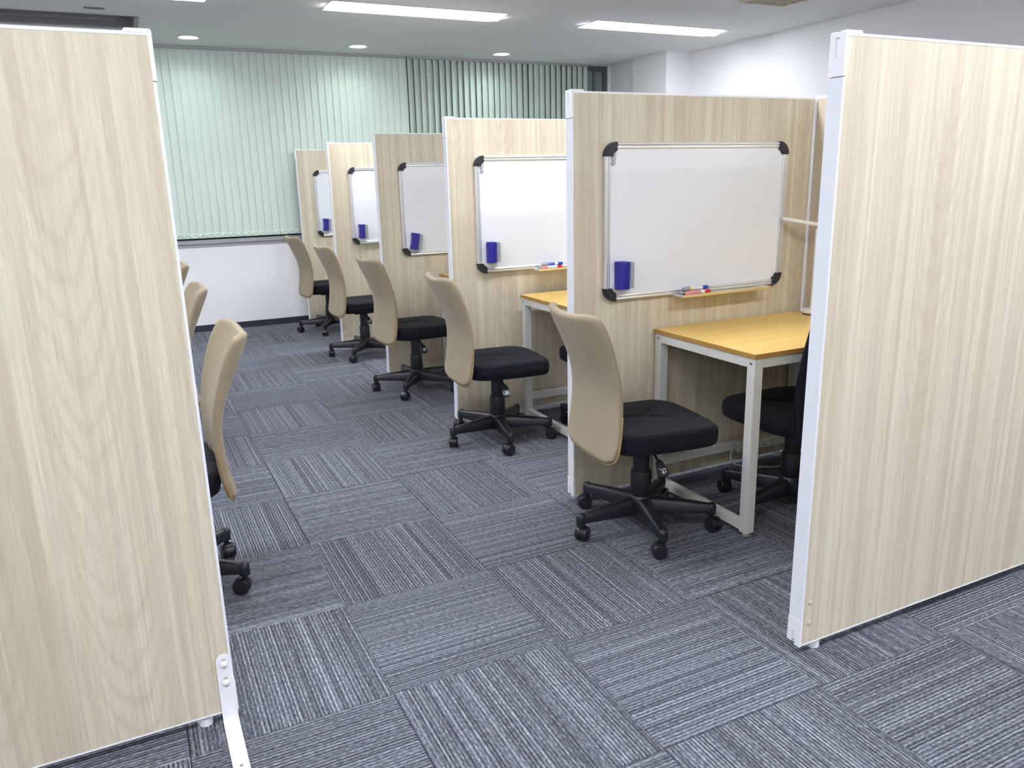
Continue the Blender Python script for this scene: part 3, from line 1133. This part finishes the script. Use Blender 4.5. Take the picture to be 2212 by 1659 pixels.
def make_chair(name, fabric, pip):
    r = empty(name)
    make_base(r)
    bm = bmesh.new()
    lathe(bm, [(.034, .10), (.0405, .11), (.039, .225), (.036, .232), (.030, .233)], 24)
    bmesh.ops.recalc_face_normals(bm, faces=bm.faces[:])
    new_obj('column_cover', bm, M['black'], r, True, .6)
    bm = bmesh.new()
    lathe(bm, [(.031, .22), (.031, .335), (.028, .352)], 24)
    bmesh.ops.recalc_face_normals(bm, faces=bm.faces[:])
    new_obj('gas_lift', bm, M['black'], r, True, .6)
    new_obj('seat_plate', bevel(boxes((-.09, .10, -.085, .085, .336, .362)), .006, 2), M['black'], r)
    make_seat(r)
    make_backrest(r, fabric, pip)
    bm = bmesh.new()
    pts = [(-.02, 0, .345), (-.12, 0, .342), (-.175, 0, .350), (-.196, 0, .372), (-.200, 0, .400)]
    rings = []
    for i, p in enumerate(pts):
        p = Vector(p)
        d = (Vector(pts[min(i + 1, 4)]) - Vector(pts[max(i - 1, 0)])).normalized()
        nrm = Vector((-d.z, 0, d.x))
        rings.append([bm.verts.new(p + Vector((0, s * .032, 0)) + nrm * t) for s, t in ((-1, -.005), (1, -.005), (1, .005), (-1, .005))])
    for A, B in zip(rings, rings[1:]):
        for q in range(4):
            bm.faces.new((A[q], A[(q + 1) % 4], B[(q + 1) % 4], B[q]))
    bm.faces.new(rings[0]); bm.faces.new(rings[-1])
    bmesh.ops.recalc_face_normals(bm, faces=bm.faces[:])
    new_obj('back_bracket', bm, M['black'], r)
    # height lever with its paddle and printed symbol
    bm = bmesh.new()
    tube(bm, [(-.018, -.05, .357), (-.02, -.10, .350), (-.021, -.135, .340), (-.021, -.172, .316)], .0048, 10)
    lv = new_obj('height_lever', bm, M['black'], r, True)
    a_ = Vector((.02, -.70, -.71)).normalized()
    x_ = Vector((1, .02, 0)).normalized()
    n_ = x_.cross(a_).normalized()
    if n_.y > 0:
        n_ = -n_
    org = Vector((-.021, -.160, .326))
    def W3(s, t, h):
        return org + x_ * s + a_ * t + n_ * h
    poly = [(-.0075, 0), (.0075, 0), (.013, .012), (.0215, .052), (.020, .062), (.013, .067), (-.013, .067), (-.020, .062), (-.0215, .052), (-.013, .012)]
    bm = bmesh.new()
    A = [bm.verts.new(W3(s, t, .006)) for s, t in poly]
    B = [bm.verts.new(W3(s, t, -.006)) for s, t in poly]
    bm.faces.new(A)
    bm.faces.new(list(reversed(B)))
    for q in range(len(poly)):
        bm.faces.new((A[q], A[(q + 1) % len(A)], B[(q + 1) % len(A)], B[q]))
    bmesh.ops.recalc_face_normals(bm, faces=bm.faces[:])
    bevel(bm, .002, 2)
    new_obj('paddle', bm, M['black'], lv)
    bm = bmesh.new()
    def stroke(s0, t0, s1, t1, w=.0017):
        d = Vector((s1 - s0, t1 - t0, 0)).normalized()
        p = Vector((-d.y, d.x, 0)) * w / 2
        q4 = [(s0 + p.x, t0 + p.y), (s1 + p.x, t1 + p.y), (s1 - p.x, t1 - p.y), (s0 - p.x, t0 - p.y)]
        lo = [bm.verts.new(W3(s, t, .0060)) for s, t in q4]
        hi = [bm.verts.new(W3(s, t, .0064)) for s, t in q4]
        bm.faces.new(hi)
        for q in range(4):
            bm.faces.new((lo[q], lo[(q + 1) % 4], hi[(q + 1) % 4], hi[q]))
    for st in ((-.011, .034, -.006, .041), (-.006, .041, .004, .041), (-.001, .041, -.001, .053), (-.001, .047, -.007, .053), (-.001, .047, .005, .053),
               (-.001, .050, -.006, .057), (-.001, .050, .004, .057), (.004, .041, .004, .035), (.010, .036, .010, .052), (.010, .036, .0075, .040), (.010, .036, .0125, .040), (.0075, .049, .0125, .049)):
        stroke(*st)
    bmesh.ops.recalc_face_normals(bm, faces=bm.faces[:])
    new_obj('lever_symbol', bm, M['icon'], lv)
    return r

ch0 = make_chair('task_chair', M['beige'], M['piping'])
bk0 = make_chair('task_chair', M['black_fab'], M['black_fab'])
bk0.children  # black-backed version
def place(src, used, loc, yawd, phase, label, group, cast=0.0):
    o = copy_tree(src) if used else src
    o.location = (loc[0], loc[1], 0)
    o.rotation_euler = (0, 0, math.radians(yawd))
    for c in o.children:
        if c.name.startswith('base'):
            c.rotation_euler = (0, 0, math.radians(phase - yawd))
            for k, q in enumerate(c.children):
                q.rotation_euler = (0, 0, cast + k * 2.1)
    tag(o, label, 'chair', group)
    return o
gB = 'beige-backed chairs of the booth row'
gL = 'beige-backed chairs behind the foreground partition'
place(ch0, False, (.660, .530), -7, 180, 'beige-backed black-seated chair in the nearest booth, largest-looking of its row', gB, .6)
place(ch0, True, (.645, 1.768), -5.5, 186, 'beige-backed chair second from the camera, before the second whiteboard', gB, 1.1)
place(ch0, True, (.622, 2.938), 1.5, 163, 'beige-backed chair third from the camera, before the third whiteboard', gB, 1.9)
place(ch0, True, (.624, 4.130), 1.5, 163, 'beige-backed chair fourth from the camera, before the fourth whiteboard', gB, 1.8)
place(ch0, True, (.648, 5.355), 3.5, 174, 'beige-backed chair farthest from the camera, before the white wall', gB, 2.2)
place(ch0, True, (-.988, .880), 180, -32, 'beige-backed chair half hidden by the foreground partition, nearest of three', gL, .2)
place(ch0, True, (-.982, 2.110), 180, 10, 'only a beige back tip showing, second chair behind the foreground partition', gL, .9)
place(ch0, True, (-.962, 3.330), 180, 25, 'tiny sliver of a beige back, farthest chair behind the foreground partition', gL, 2.0)
place(bk0, False, (1.285, .392), 90, 117, 'all-black chair under the nearest desk, partly behind a white panel edge', 'all-black chairs', 2.4)
place(bk0, True, (1.235, 1.625), 90, 130, 'all-black chair under the second desk, only its seat tip and a wheel showing', 'all-black chairs', .4)
